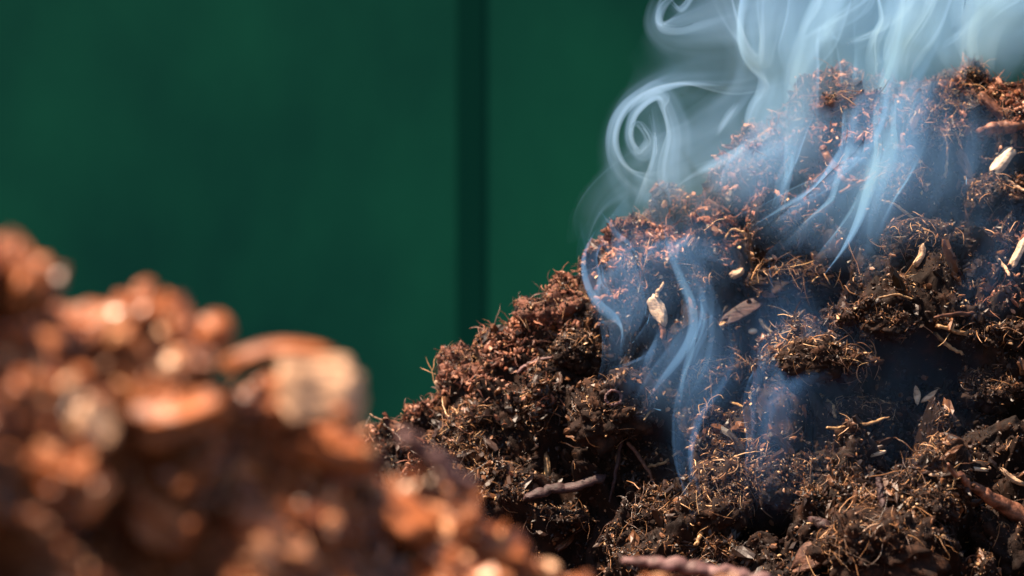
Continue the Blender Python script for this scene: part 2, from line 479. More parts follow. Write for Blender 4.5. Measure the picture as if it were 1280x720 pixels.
mb.add(*grains(9000, .0014, .0050, 22, wg, stretch=1.6, tmax=.72), smooth=False)
mb.add(*grains(700, .004, .011, 23, wg, stretch=1.2, pw=2.0, tp=1.5, sub=2, off=.02, flat=.12, tmax=.62), smooth=False)
cr = mb.build('soil_crumbs', M['crumb']); tag(cr, 'small brown soil crumbs and pale specks strewn over the compost heap', 'soil crumbs', kind='stuff')

# reddish bark crumbs along crest and upper right; colour carries its warm light
RW = VIS * sstep(.30, .62, HE) * np.clip(HN[:, 2] + .35, 0, 1) * (sstep(.10, .22, HV[:, 1]) + .8 * sstep(.42, .60, HV[:, 0]) * sstep(-.05, .1, HV[:, 1])) * (.25 + sstep(-.2, .2, fbm(HV / .04, 96, 2))); RW = RW / RW.sum()
mb = MB()
mb.add(*grains(12000, .0010, .0036, 41, RW, stretch=1.8, tp=1.2), smooth=False)
mb.add(*rootlets(5000, .006, .030, .0003, .0010, 1.6, 1.0, 42, 8, 3, w=RW))
rc = mb.build('bark_crumbs', M['redcrumb']); tag(rc, 'reddish bark crumbs and fibres along the crest of the compost heap', 'bark crumbs', kind='stuff')

# bark chunks over the near heap
V2, _, _ = visible_weights(FV, FN); w2 = V2 * (.2 + FE); w2 = w2 / w2.sum()
mb = MB()
mb.add(*grains(6500, .0012, .0044, 31, w2, FV, FN, 1.2, 2.4, 1.5, 1, .3, .5), smooth=False)
mb.add(*grains(110, .006, .012, 32, w2, FV, FN, 1.0, 1.6, 1.2, 2, .0, .5), smooth=False)
bc = mb.build('bark_chunks', M['mulch_chunk']); tag(bc, 'out-of-focus orange-brown bark pieces heaped over the foreground mulch', 'bark mulch', kind='stuff')

# ------------------------------------------------------------------ individual pieces
def lay(V, loc, ang, yaw=0.0, pitch=0.0):
    """V along +X; ang = direction in the picture plane (deg, counter-clockwise), yaw = swing towards/away from camera"""
    R = Matrix.Rotation(math.radians(-ang), 3, 'Y') @ Matrix.Rotation(math.radians(yaw), 3, 'Z') @ Matrix.Rotation(math.radians(pitch), 3, 'X')
    return (np.array(R) @ np.asarray(V).T).T

def piece(name, mt, V, F, loc, label, cat, ang=0, yaw=0, pitch=0, group=None, parent=None, smooth=True):
    mb = MB(); mb.add(lay(V, loc, ang, yaw, pitch) + np.array(loc), F, smooth=smooth, orient=True)
    o = mb.build(name, M[mt], parent, origin=tuple(loc))
    if label: tag(o, label, cat, group)
    return o

PXM = WK * 2.42 / 1280            # metres per photo pixel near the focus plane
def lit(loc, mx=.022, which='main'):
    bv = bv_main if which == 'main' else bv_front
    c = (CAM - loc).normalized(); t = 0
    while t < mx and bv.ray_cast(loc + c * t + sd * .002, sd)[0] is not None: t += .002
    return loc + c * t
def chip(px, py, L, W, H, ang, mt, label, name='wood_chip', cat='wood chip', yaw=10, pitch=20, bend=0., taper=(.4, .3), seed=0, lift=.004, which='main', k=None, rough=.16):
    k = k or (PXM if which == 'main' else WK * 1.2 / 1280)
    loc = lit(hit(px, py, which, lift), which=which)
    V, F = slab(L * k, W * k, H * k, seed + int(px), taper, bend, rough=rough)
    return piece(name, mt, V, F, loc, label, cat, ang, yaw, pitch)

def stick(pts, rad, mt, label, name='twig', cat='twig', lift=.004, which='main', ns=11, seed=1, knob=.2, flat=1.0, dl=None, d=None):
    """pts in photo pixels; each point rests on (or just over) the heap surface there"""
    k = PXM if which == 'main' else WK * 1.2 / 1280
    W = [hit(x, y, which, 0) for x, y in pts]
    dist = [(w - CAM).y for w in W]
    # stiff: straighten depth along the stick, keep it just proud of the surface
    n = len(pts); t = np.linspace(0, 1, n); A = np.polyfit(t, dist, 1) if n > 1 else [0, dist[0]]
    if d is not None: A = [d[1] - d[0], d[0]]
    fit = np.polyval(A, t); sl = lift + max(0, float(np.max(fit - np.array(dist)))) * .6
    if d is not None: sl = 0
    P = np.array([at(x, y, f - sl)[:] for (x, y), f in zip(pts, fit)])
    V, F = tube(P, [r * k for r in rad], ns, knob, seed, flat)
    c = P.mean(0); mb = MB(); mb.add(V, F, orient=True)
    o = mb.build(name, M[mt], None, origin=tuple(c)); tag(o, label, cat)
    return o

# pale chips
sh = lit(hit(822, 388, 'main', .010), .035); sh = sh + (CAM - sh).normalized() * .030
root = empty('bark_chip', sh, 'cream and pink torn bark chip standing with a thin splinter on top', 'bark chip')
V, F = slab(40 * PXM, 17 * PXM, 8 * PXM, 5, (.75, .35), .04, rough=.3); piece('chip_body', 'cream', V, F, sh, None, None, 112, 10, 60, parent=root)
V, F = tube([(0, 0, 0), (8 * PXM, 0, -2 * PXM), (20 * PXM, -.004, -11 * PXM)], [2.2 * PXM, 2.4 * PXM, 1.6 * PXM], 7)
piece('splinter', 'pale', V, F, sh + Vector((-2 * PXM, -.002, 16 * PXM)), None, None, 92, 0, 0, parent=root)
V, F = slab(22 * PXM, 7 * PXM, 6 * PXM, 9, (.3, .8), .1, rough=.4); piece('torn_tip', 'pink', V, F, sh + Vector((6 * PXM, -.001, -27 * PXM)), None, None, 100, 0, 20, parent=root)

chip(970, 365, 34, 13, 8, 12, 'pink', 'short reddish chip tapering to a point at the heap centre', seed=1, taper=(.6, .2), pitch=50)
chip(921, 342, 20, 12, 9, 24, 'pale', 'small stubby cream chip below the blue smoke', seed=2)
chip(1252, 203, 46, 16, 14, 52, 'cream', 'thick pale broken stub leaning beside a dark hollow', seed=3, pitch=35, lift=.014)
chip(1273, 316, 42, 12, 8, 62, 'cream', 'bright white chip cut off by the right edge', seed=4)
chip(930, 388, 58, 20, 5, 30, 'dark', 'flat dark bark shard above the round white seed', 'bark_shard', 'bark', seed=5, pitch=65, lift=.008)
chip(957, 408, 24, 7, 4, -48, 'cream', 'slim cream sliver right of the round white seed', 'wood_sliver', 'wood sliver', seed=6, bend=.08, pitch=30)
V, F = ico(2); V = V * np.array([6.5, 4, 4.4]) * PXM
piece('seed', 'seed', V, F, lit(hit(941, 414, 'main', .004)), 'tiny round glossy white seed in a dark hollow', 'seed', 5)
V = V * .7
piece('seed', 'seed', V, F, hit(1203, 393, 'main', .004), 'tiny pale seed above the long dry stalk', 'seed', 5)
V, F = slab(22 * PXM, 8 * PXM, 2.6 * PXM, 3, (.9, .75), .16, rough=.4)
loc = lit(hit(1146, 494, 'main', .008), .035)
sp = empty('sprouting_husk', loc, 'small pale husk splayed open in two pointed flaps', 'husk')
piece('husk_flap', 'cream', V, F, loc + Vector((0, 0, 0)), None, None, 95, 0, 70, parent=sp)
V, F = slab(25 * PXM, 6 * PXM, 2.6 * PXM, 8, (.8, .9), .12, rough=.4)
piece('husk_flap', 'pale', V, F, loc + Vector((16 * PXM, 0, -1 * PXM)), None, None, 38, 0, 60, parent=sp)
chip(1150, 320, 28, 9, 7, 66, 'pale', 'curved pale sliver pointing down beside a brown tangle', 'wood_sliver', 'wood sliver', seed=7, bend=.12, lift=.008)
chip(684, 585, 38, 8, 6, 93, 'tan', 'upright orange splinter near the foot of the heap', 'wood_splinter', 'wood splinter', seed=8, lift=.006, pitch=40)
chip(1098, 567, 20, 5, 4, 14, 'cream', 'bright short straw over the dark lower hollow', 'straw_piece', 'straw', seed=9)
chip(1220, 586, 30, 5, 4, -6, 'cream', 'bright straight straw piece above the tapered stick', 'straw_piece', 'straw', seed=10)
chip(1175, 593, 24, 5, 4, 4, 'pale', 'short straw touching the tip of the tapered stick', 'straw_piece', 'straw', seed=11)
chip(1240, 132, 48, 24, 10, -42, 'pink', 'blurred reddish wedge of wood near the top right edge', 'wood_wedge', 'wood chip', seed=12, lift=.012, pitch=30)
chip(1078, 659, 16, 8, 6, -8, 'cream', 'cream flake on top of the big bottom clod', 'wood_flake', 'wood flake', seed=13)
chip(550, 432, 20, 6, 6, -52, 'pale', 'pale blurred stub poking up from the left ridge', 'wood_stub', 'wood stub', seed=14, lift=.012)
chip(1000, 342, 14, 5, 3, 20, 'pale', 'tiny pale flake just above the reddish chip', 'wood_flake', 'wood flake', seed=15)
chip(905, 405, 14, 6, 5, 30, 'tan', 'tiny tan flake left of the round white seed', 'wood_flake', 'wood flake', seed=16)
chip(1268, 598, 40, 10, 6, -28, 'pale', 'pale torn strip at the lower right edge', 'wood_strip', 'wood chip', seed=17, bend=.1)

# twigs and straws
stick([(1168, 396), (1205, 392), (1250, 394), (1300, 404)], [1.6, 2.6, 2.6, 2.2], 'brown', 'long dry stalk running level to the right edge', 'stalk', 'stalk', seed=2)
stick([(1172, 408), (1210, 417), (1255, 428)], [2.4, 2.8, 1.5], 'tan', 'dry stalk slanting just below the long level stalk', 'stalk', 'stalk', seed=3)
stick([(1169, 417), (1186, 432), (1205, 443)], [2.2, 2.4, 1.6], 'tan', 'short orange straw hanging under the stalks', 'straw_piece', 'straw', seed=4)
stick([(1185, 583), (1210, 603), (1240, 624), (1290, 656)], [1.5, 5, 8, 12], 'pink', 'stout tapered stick slanting into the lower right edge', 'stick', 'stick', lift=.012, seed=5)
stick([(655, 622), (700, 612), (755, 599)], [5, 6.5, 5.5], 'dark', 'dark purplish stick lying level above the mulch', 'stick', 'stick', seed=6, lift=.012)
stick([(870, 681), (878, 665), (885, 646)], [2.2, 2.6, 2.2], 'tan', 'golden straw slanting left of the root tangle', 'straw_piece', 'straw', seed=7, lift=.012)
stick([(912, 502), (925, 507), (940, 513)], [1.4, 1.8, 1.2], 'tan', 'thin golden straw in the middle hollow', 'straw_piece', 'straw', seed=8)
stick([(805, 524), (818, 508), (832, 490)], [1.2, 1.5, 1.2], 'tan', 'thin straw slanting under the left smoke', 'straw_piece', 'straw', seed=9)
stick([(1015, 648), (1035, 660), (1056, 674)], [5.5, 7, 6], 'dark', 'dark stub slanting into the big bottom clod', 'stick', 'stick', seed=10, lift=.014)
stick([(1098, 598), (1103, 620), (1106, 642)], [3.5, 4.5, 4], 'dark', 'dark upright stub behind the big bottom clod', 'stick', 'stick', seed=11, lift=.004)
stick([(782, 702), (840, 708), (900, 716), (960, 726)], [4, 7, 7, 6], 'mauve', 'mauve weathered stick along the bottom edge', 'stick', 'stick', seed=12, d=(2.0, 2.0))
stick([(1205, 220), (1218, 238), (1231, 256)], [1.6, 2.0, 1.6], 'tan', 'straight straw below the thick pale stub', 'straw_piece', 'straw', seed=13, lift=.008)
stick([(1103, 250), (1122, 258), (1140, 272)], [1.2, 1.6, 1.8], 'pale', 'thin pale twig reaching out of the blue smoke', 'twig', 'twig', seed=14, lift=.012)
stick([(1028, 184), (1044, 210), (1058, 226), (1070, 226)], [5, 4, 3, 2.5], 'pink', 'curved reddish root drooping behind the smoke', 'root', 'root', seed=15, lift=.012)
stick([(1050, 240), (1066, 232), (1082, 225), (1094, 216)], [2.2, 3.2, 3, 2.4], 'pink', 'reddish root end joining the drooping root', 'root', 'root', seed=16, lift=.012)
stick([(645, 466), (662, 454), (690, 447)], [2.4, 2.4, 1.8], 'mauve', 'thin mauve root arched at the blurred left slope', 'root', 'root', seed=17, lift=.01)
stick([(778, 540), (773, 570), (768, 600), (762, 628)], [2, 2.6, 2.2, 1.6], 'dark', 'dark upright stem right of the level dark stick', 'stem', 'stem', seed=18, lift=.006)
stick([(784, 553), (800, 572), (812, 592), (818, 607)], [2.2, 2.4, 2, 1.4], 'brown', 'brown root bending down below the left smoke', 'root', 'root', seed=19, lift=.01)
stick([(812, 583), (830, 578), (850, 564)], [1.6, 1.6, 1.2], 'tan', 'thin tan root sweeping right from the bending root', 'root', 'root', seed=20, lift=.01)
stick([(855, 562), (866, 557), (877, 553)], [1.2, 1.4, 1.2], 'pale', 'very thin straw beside the lowest smoke wisp', 'straw_piece', 'straw', seed=21, lift=.01)
stick([(1228, 162), (1255, 158), (1300, 152)], [6, 8, 8], 'pink', 'thick blurred red stick at the upper right edge', 'stick', 'stick', seed=22, lift=.014)
stick([(1008, 462), (1020, 446), (1052, 449)], [1.2, 1.8, 1.4], 'tan', 'wiry hooked rootlet across the central clod', 'root', 'root', seed=23, lift=.01)
stick([(1035, 535), (1062, 534), (1090, 528), (1112, 521)], [1.5, 2, 2, 1.2], 'tan', 'golden root curving under the pale husk', 'root', 'root', seed=24, lift=.01)
stick([(1028, 495), (1040, 508), (1044, 522)], [2, 2.6, 2], 'tan', 'short thick stalk left of the golden root', 'stalk', 'stalk', seed=25, lift=.01)
stick([(1208, 472), (1218, 480), (1224, 490)], [1.2, 1.8, 1.6], 'pink', 'small reddish hook over the right hollow', 'twig', 'twig', seed=26, lift=.012)
stick([(1245, 320), (1256, 334), (1262, 345)], [2, 2.4, 1.6], 'pale', 'pale straw left of the bright white edge chip', 'straw_piece', 'straw', seed=27, lift=.008)
stick([(1100, 372), (1122, 368), (1140, 374)], [1.3, 1.6, 1.2], 'tan', 'thin arched straw left of the long stalk', 'straw_piece', 'straw', seed=28, lift=.008)
stick([(905, 300), (915, 287), (930, 290)], [1.2, 1.4, 1.1], 'tan', 'thin bent root above the stubby cream chip', 'root', 'root', seed=29, lift=.008)
stick([(1255, 220), (1268, 232), (1290, 245)], [2, 2.2, 2], 'pale', 'pale straw crossing the upper right edge', 'straw_piece', 'straw', seed=30, lift=.008)
stick([(1184, 185), (1183, 205), (1181, 222)], [1.5, 1.8, 1.5], 'tan', 'upright straw left of the thick pale stub', 'straw_piece', 'straw', seed=31, lift=.01)
# ring shaped husk
loc = hit(767, 497, 'main', .010)
th = np.linspace(0, 2 * np.pi, 14)[:-1]
P = np.stack([11 * PXM * np.cos(th), 0 * th, 9 * PXM * np.sin(th)], 1); P = np.vstack([P, P[:1]])
V, F = tube(P, [1.6 * PXM] * 4, 7); piece('seed_husk', 'mauve', V, F, loc, 'round hollow ring-shaped seed husk on the left slope', 'seed husk', 10, 20)
# dried leaf at the gap between the heaps
loc = hit(492, 522, 'main', .006)
lf = empty('dry_leaf', loc, 'curled dry leaf lying where the two heaps meet', 'leaf')
V, F = slab(34 * PXM, 15 * PXM, 1.6 * PXM, 4, (.9, .8), .2); piece('leaf_blade', 'brown', V, F, loc, None, None, -20, 10, 55, parent=lf)
V, F = tube([(0, 0, 0), (-10 * PXM, 0, 2 * PXM), (-20 * PXM, 0, 8 * PXM)], [1.2 * PXM, 1.2 * PXM, .9 * PXM], 6); piece('leaf_stem', 'pale', V, F, loc + Vector((-12 * PXM, -.002, 6 * PXM)), None, None, 0, parent=lf)
# curved brown leaf at the bottom
loc = hit(1018, 694, 'main', .016)
lf = empty('dry_leaf', loc, 'cupped brown leaf at the left foot of the big bottom clod', 'leaf')
V, F = slab(62 * PXM, 30 * PXM, 2.2 * PXM, 6, (.9, .7), -.22); piece('leaf_blade', 'brown', V, F, loc, None, None, 28, 0, 65, parent=lf)
V, F = tube([(-22 * PXM, 0, -3 * PXM), (0, -.003, 2 * PXM), (22 * PXM, 0, -2 * PXM)], [1.5 * PXM, 1.5 * PXM, 1 * PXM], 6); piece('leaf_vein', 'tan', V, F, loc, None, None, 28, parent=lf)

# fibrous clods: lumps wrapped in root threads
def clod(px, py, rx, rz, label, mt='clod', lift=.0, nf=420, seed=0, tint=.8, name='soil_clod', cat='soil clod', which='main', ngr=1100):
    k = PXM if which == 'main' else WK * 1.2 / 1280
    loc = hit(px, py, which, lift)
    v, f = ico(5)
    w = v * np.array([rx * 1.1, (rx + rz) * .36, rz * .92]) * k
    b = .6 - worley(w / (.36 * rx * k) + seed, 100 + seed); b2 = .55 - worley(w / (.15 * rx * k) + seed, 140 + seed)
    b3 = fbm(w / (.05 * rx * k), 7, 2)
    sh_ = 1 + .75 * fbm(v * 1.1 + seed * 9.1, 160 + seed, 3)
    q = w * sh_[:, None] + v * (.42 * b + .24 * b2 + .08 * b3)[:, None] * rx * k
    mb = MB(); mb.add(q + np.array(loc), f)
    root = empty(name, loc, label, cat)
    mb.build('clod_body', M[mt], root, origin=tuple(loc))
    # wrap
    r = np.random.default_rng(500 + seed)
    n = int(nf * .6); idx = r.choice(len(q), n, p=(lambda a: a / a.sum())(.12 + np.clip(v[:, 2] + .3, 0, 1)))
    P0 = q[idx]; Nn = v[idx]; d = r.normal(0, 1, (n, 3)); d -= (d * Nn).sum(1)[:, None] * Nn * .9; d /= np.linalg.norm(d, axis=1)[:, None]
    L = rx * k * (.08 + .95 * r.random(n) ** 3); seg = 8; path = [P0 + Nn * .0006]; ax = Nn + r.normal(0, .4, (n, 3)); kk = r.normal(0, 1.1, n)
    for s in range(seg - 1):
        d = d + np.cross(ax, d) * kk[:, None] / seg + r.normal(0, .15, (n, 3)) - Nn * .10; d /= np.linalg.norm(d, axis=1)[:, None]
        path.append(path[-1] + d * (L / (seg - 1))[:, None])
    Pt = np.stack(path, 1); T = np.gradient(Pt, axis=1); T /= np.linalg.norm(T, axis=2)[..., None] + 1e-12
    A = np.cross(T, Nn[:, None, :] + .02); A /= np.linalg.norm(A, axis=2)[..., None] + 1e-9; Bn = np.cross(T, A)
    R = (.0002 + .0006 * r.random(n) ** 2); pr = np.interp(np.linspace(0, 1, seg), [0, .2, .8, 1], [.6, 1, .8, .3]); th = np.linspace(0, 2 * np.pi, 4)[:-1]
    V = Pt[:, :, None, :] + (R[:, None] * pr)[:, :, None, None] * (np.cos(th)[None, None, :, None] * A[:, :, None, :] + np.sin(th)[None, None, :, None] * Bn[:, :, None, :])
    base = grid_faces(seg, 3, True); F = (base[None] + (np.arange(n) * seg * 3)[:, None, None]).reshape(-1, 4)
    mb = MB(); mb.add(V.reshape(-1, 3) + np.array(loc), F, np.repeat(r.random(n) ** 1.2 * tint, seg * 3))
    tag(mb.build('root_threads', M['fibre'], root, origin=tuple(loc)), kind='stuff')
    nn = v; pw = .1 + np.clip(v[:, 2] + .3, 0, 1); mb = MB()
    mb.add(*grains(ngr, .0005, .0020, 600 + seed, pw / pw.sum(), q + np.array(loc), nn), smooth=False)
    tag(mb.build('clinging_crumbs', M['crumb'], root, origin=tuple(loc)), kind='stuff')
    return root
clod(1085, 688, 66, 44, 'largest soil clod with a crumbly lit rim at the bottom edge', seed=1, nf=900, lift=.02)
clod(905, 632, 34, 46, 'golden root-matted clod with loops of pale fibre', seed=2, nf=1500, tint=1.2, lift=.012)
clod(1192, 100, 22, 17, 'reddish knob of soil highest on the ridge', 'redclod', seed=3, nf=300, lift=.0)
clod(1215, 97, 9, 11, 'small dark knob just right of the reddish knob', 'humus', seed=4, nf=50, lift=.0)
clod(980, 606, 28, 26, 'rounded clod with mossy crown left of the dark hollow', seed=5, nf=500, lift=.008)
clod(1062, 520, 40, 20, 'flat red-brown clod wound with golden threads under the husk', seed=6, nf=800, tint=1.1, lift=.006)
clod(1040, 452, 46, 22, 'wide fibrous clod arching over the central dark hollow', seed=7, nf=800, tint=1.0, lift=.006)
clod(905, 470, 50, 22, 'long fibrous clod above the left dark hollow', seed=8, nf=800, tint=1.0, lift=.004)
clod(1240, 490, 34, 22, 'fibrous clod by the right edge below the stalks', seed=9, nf=600, lift=.006)
clod(1255, 420, 40, 14, 'crumbly clod resting under the long dry stalks', seed=10, nf=500, lift=.0)
clod(1170, 632, 26, 16, 'loose fibrous clod left of the stout tapered stick', seed=11, nf=500, lift=.006)
clod(1262, 690, 40, 52, 'shadowed clod in the lower right corner', 'humus', seed=12, nf=400, lift=.012)
clod(730, 440, 34, 26, 'mossy clod on the left slope above the ring husk', seed=13, nf=500, lift=.004)
clod(765, 520, 44, 34, 'grey-brown clod holding the ring husk', seed=14, nf=700, lift=-.004)
clod(585, 460, 36, 30, 'blurred clod on the lowest part of the left ridge', 'redclod', seed=15, nf=260, lift=-.004)
clod(690, 395, 40, 28, 'blurred crumbly clod midway up the left ridge', 'redclod', seed=16, nf=300, lift=.0)
clod(790, 290, 34, 17, 'reddish blurred clod where the curling smoke leaves the ridge', 'redclod', seed=17, nf=300, lift=.0)
clod(960, 190, 22, 20, 'peaked clod at the step in the ridge', 'redclod', seed=18, nf=260, lift=.0)
clod(1072, 132, 40, 17, 'broad crumbly clod on the ridge beside the bright smoke', 'redclod', seed=19, nf=500, lift=-.008)
clod(1150, 300, 40, 24, 'brown clod wrapped in coils right of the slope smoke', seed=20, nf=800, tint=1.0, lift=.004)
clod(1010, 350, 50, 22, 'mossy clod along the lower end of the slope smoke', seed=21, nf=900, tint=1.0, lift=.004)
clod(1110, 405, 30, 18, 'small fibrous clod left of the long dry stalk', seed=22, nf=500, lift=.004)
clod(1245, 250, 36, 26, 'dark fibrous clod under the thick pale stub', seed=23, nf=500, lift=-.004)
clod(870, 355, 34, 24, 'smoke-veiled clod right of the torn bark chip', seed=24, nf=500, lift=.0)
clod(700, 650, 34, 14, 'low crumbly clod beside the blurred mulch', seed=25, nf=400, lift=.0)
clod(820, 645, 42, 14, 'sparse fibrous clod above the mauve stick', seed=26, nf=500, lift=.0)

# ------------------------------------------------------------------ near heap pieces
KF = WK * 1.25 / 1280
# the big pale chunk with a hollow on its face
loc = Vector(at(400, 486, 1.205))
ck = empty('wood_chunk', loc, 'large pale wood chunk with a dark knot hole atop the blurred mulch', 'wood chunk')
v, f = ico(5)
w = np.sign(v) * np.abs(v) ** .32 * np.array([48, 32, 40]) * KF
w[:, 2] -= .30 * w[:, 0]; w[:, 2] += 6 * KF * np.sin(w[:, 0] / (16 * KF))
w *= (1 + .22 * fbm(np.sign(v) * np.abs(v) ** .6 * 2.6, 5, 4))[:, None]
hd = np.exp(-(((w[:, 0] - 6 * KF) / (9 * KF)) ** 2 + ((w[:, 2] + 14 * KF) / (9 * KF)) ** 2)) * (w[:, 1] < 0)
w[:, 1] += hd * 34 * KF
mb = MB(); mb.add(w + np.array(loc), f); mb.build('chunk_body', M['fpale'], ck, origin=tuple(loc))
V, F = slab(120 * KF, 30 * KF, 18 * KF, 12, (.4, .6), -.12, rough=.25); piece('bark_strip', 'orange', V, F, loc + Vector((-52 * KF, .0, 40 * KF)), None, None, 6, 0, 20, parent=ck)
V, F = ico(2); piece('knot_plug', 'orange', V * np.array([11, 7, 10]) * KF, F, loc + Vector((28 * KF, -38 * KF, -26 * KF)), None, None, parent=ck)

def fch(px, py, L, W, H, ang, mt, label, **kw):
    chip(px, py, L, W, H, ang, mt, label, kw.pop('name', 'bark_piece'), kw.pop('cat', 'bark piece'), which='front', lift=kw.pop('lift', -.002), rough=.55, **kw)
fch(118, 530, 54, 36, 20, -55, 'fpale', 'bright oval pale chip in the lower left of the mulch', name='wood_chip', cat='wood chip', pitch=40, lift=.012)
fch(212, 458, 34, 24, 16, 20, 'fpale', 'pale blurred flake left of the large pale chunk', name='wood_chip', cat='wood chip', pitch=40)
fch(85, 482, 26, 22, 14, 40, 'fpale', 'small round pale flake above the bright oval chip', name='wood_chip', cat='wood chip')
fch(30, 360, 90, 60, 40, 70, 'orange', 'tall orange bark lump at the left edge', seed=1)
fch(12, 306, 60, 44, 30, 80, 'orange', 'rounded bark lump highest at the left edge', seed=2)
fch(110, 398, 92, 46, 40, 4, 'orange', 'wide orange bark lump under the left crest', seed=3)
fch(196, 392, 74, 52, 40, -40, 'orange', 'rounded orange bark lump ending the left crest', seed=4, lift=-.008)
fch(225, 520, 110, 54, 40, 15, 'orange', 'long brown bark lump in the middle of the mulch', seed=5)
fch(60, 590, 90, 60, 40, -20, 'orange', 'orange bark lump below the bright oval chip', seed=6)
fch(200, 650, 100, 56, 40, -30, 'orange', 'orange bark lump in the bottom left', seed=7)
fch(400, 560, 120, 48, 34, -15, 'orange', 'long orange bark lump under the large pale chunk', seed=8)
fch(330, 660, 110, 56, 40, -35, 'orange', 'slanting orange bark lump in the bottom middle', seed=9)
fch(500, 650, 110, 56, 40, -20, 'orange', 'orange bark lump on the lower right flank of the mulch', seed=10)
fch(620, 690, 100, 46, 30, -20, 'orange', 'low orange bark lump near the mulch toe', seed=11)
stick([(505, 548), (540, 572), (585, 606)], [10, 13, 10], 'mauve', 'blurred pinkish stick slanting down the mulch flank', 'stick', 'stick', which='front', seed=3, lift=.01)
fch(685, 660, 38, 22, 14, -5, 'fpale', 'pale blurred chip at the toe of the mulch', name='wood_chip', cat='wood chip')
def pebble(px, py, r_, label, mt='seed'):  # default pale material puts the blurred wet glints into the colour
    v, f = ico(3); v = v * (1 + .1 * fbm(v * 1.5 + px, 3, 2))[:, None] * np.array([1.15, .9, .9]) * r_ * KF
    piece('pebble', mt, v, f, lit(hit(px, py, 'front', r_ * KF * .8 + .007), .03, 'front'), label, 'pebble', 15)
pebble(543, 596, 8, 'brightest round pebble on the mulch flank, wet glint put into its pale colour')
pebble(508, 610, 7, 'small pebble left of the brightest pebble, wet glint put into its pale colour')
pebble(512, 652, 8, 'dull wet pebble below the brightest pebble', 'tan')
pebble(460, 568, 8, 'wet pebble beside the large pale chunk', 'tan')
v, f = ico(4); v = v * (1 + .22 * fbm(v * 1.5, 3, 2))[:, None] * 24 * KF
piece('bark_lump', 'orange', v, f, Vector(at(268, 414, 1.22)), 'round lump of bark perched between crest and pale chunk', 'bark lump')
V, F = tube([(0, 0, 0), (0, 0, -.02), (.003, 0, -.045)], [.005, .007, .008], 8); 

# ------------------------------------------------------------------ smoke: thin closed curling sheets filled with a real scattering volume
SM = {}
WS, DS, ST = 2.05, .55, .38          # width, density and streak strength of all smoke sheets
def smat(d, col):
    k = (round(d, 2), col)
    if k not in SM: SM[k] = smoke_mat('smoke_volume', k[0], col)
    return SM[k]

def base_dist(px, py):
    """distance from the lens to the undisplaced heap surface at this pixel"""
    for d in np.arange(1.9, DR + .02, .02):
        p = at(px, py, d)
        if base_main(np.array([p.x]), np.array([p.y]))[0] > p.z: return d
    return DR
def wisp(parent, keys, thick=.006, dens=60, nu=150, nv=48, streak=.6, curve=.3, fold=.012, seed=0, off=None, power=1.5, fu=(.42, .42), col=(.34, .60, 1.0), ws=1.0):
    """keys: (px, py, width_px, twist_deg, distance or None) ; None = drifting 'off' metres over the heap"""
    K = []
    for px, py, w, tw, d in keys:
        if d is None: d = base_dist(px, py) - (off or .05)
        p = at(px, py, d); K.append((p.x, p.y, p.z, w * ws * WS * WK * d / 1280, math.radians(tw)))
    C = smooth_path(K, nu); P = C[:, :3]; wd = C[:, 3]; tw = C[:, 4]
    T, B, N = frames(P)
    v = np.linspace(-1, 1, nv)
    D = np.cos(tw)[:, None] * B + np.sin(tw)[:, None] * N
    E = -np.sin(tw)[:, None] * B + np.cos(tw)[:, None] * N
    pos = P[:, None, :] + (wd / 2)[:, None, None] * (v[None, :, None] * D[:, None, :] + curve * (v ** 2 - .4)[None, :, None] * E[:, None, :])
    fl = pos.reshape(-1, 3)
    s_ = np.cumsum(np.r_[0, np.linalg.norm(np.diff(P, axis=0), axis=1)])
    uv = np.stack([np.repeat(s_, nv) / .16, np.tile(v, nu) * 2.1, np.zeros(nu * nv)], 1) + seed * 11.3
    offs = np.stack([fbm(uv + k * 19.0, 300 + seed + k, 2) for k in range(3)], 1) * fold
    fl = fl + offs
    pos = fl.reshape(nu, nv, 3)
    du = np.gradient(pos, axis=0); dv = np.gradient(pos, axis=1); NN = np.cross(du, dv); NN /= np.linalg.norm(NN, axis=2)[..., None] + 1e-12
    u = np.linspace(0, 1, nu)
    fade = sstep(0, fu[0], u) * (1 - sstep(1 - fu[1], 1, u))
    st = vnoise(np.stack([np.repeat(s_, nv) / .22, np.tile(v, nu) * 6.5, np.zeros(nu * nv)], 1) + seed * 3.7, 400 + seed).reshape(nu, nv)
    st2 = vnoise(np.stack([np.repeat(s_, nv) / .3, np.tile(v, nu) * 17, np.zeros(nu * nv)], 1) + seed * 5.7, 420 + seed).reshape(nu, nv)
    prof_ = (1 - v ** 2) ** power
    t = thick * fade[:, None] * prof_[None, :] * np.clip(1 + ST * streak * (1.3 * st + .7 * st2), .05, 3)
    t = np.maximum(t, 2e-4)
    t[:, 0] = t[:, -1] = 0
    a0, a1 = np.nonzero(fade > .03)[0][[0, -1]]; pos = pos[a0:a1 + 1]; NN = NN[a0:a1 + 1]; t = t[a0:a1 + 1]; nu = len(pos)
    top = pos + NN * (t / 2)[..., None]; bot = pos - NN * (t / 2)[..., None]
    # closed loop around the section: top row then bottom row reversed (edge vertices shared)
    ring = np.concatenate([top, bot[:, -2:0:-1]], 1); nr = ring.shape[1]
    mb = MB(); F = [grid_faces(nu, nr, True), np.arange(nr)[::-1], np.arange(nr) + (nu - 1) * nr]
    mb.add(ring.reshape(-1, 3), F, orient=True)
    o = mb.build('smoke_wisp', smat(dens * DS, col), parent)
    return o

def plume(loc, label):
    return empty('smoke_plume', loc, label, 'smoke', 'smoke rising from the compost heap', 'stuff')

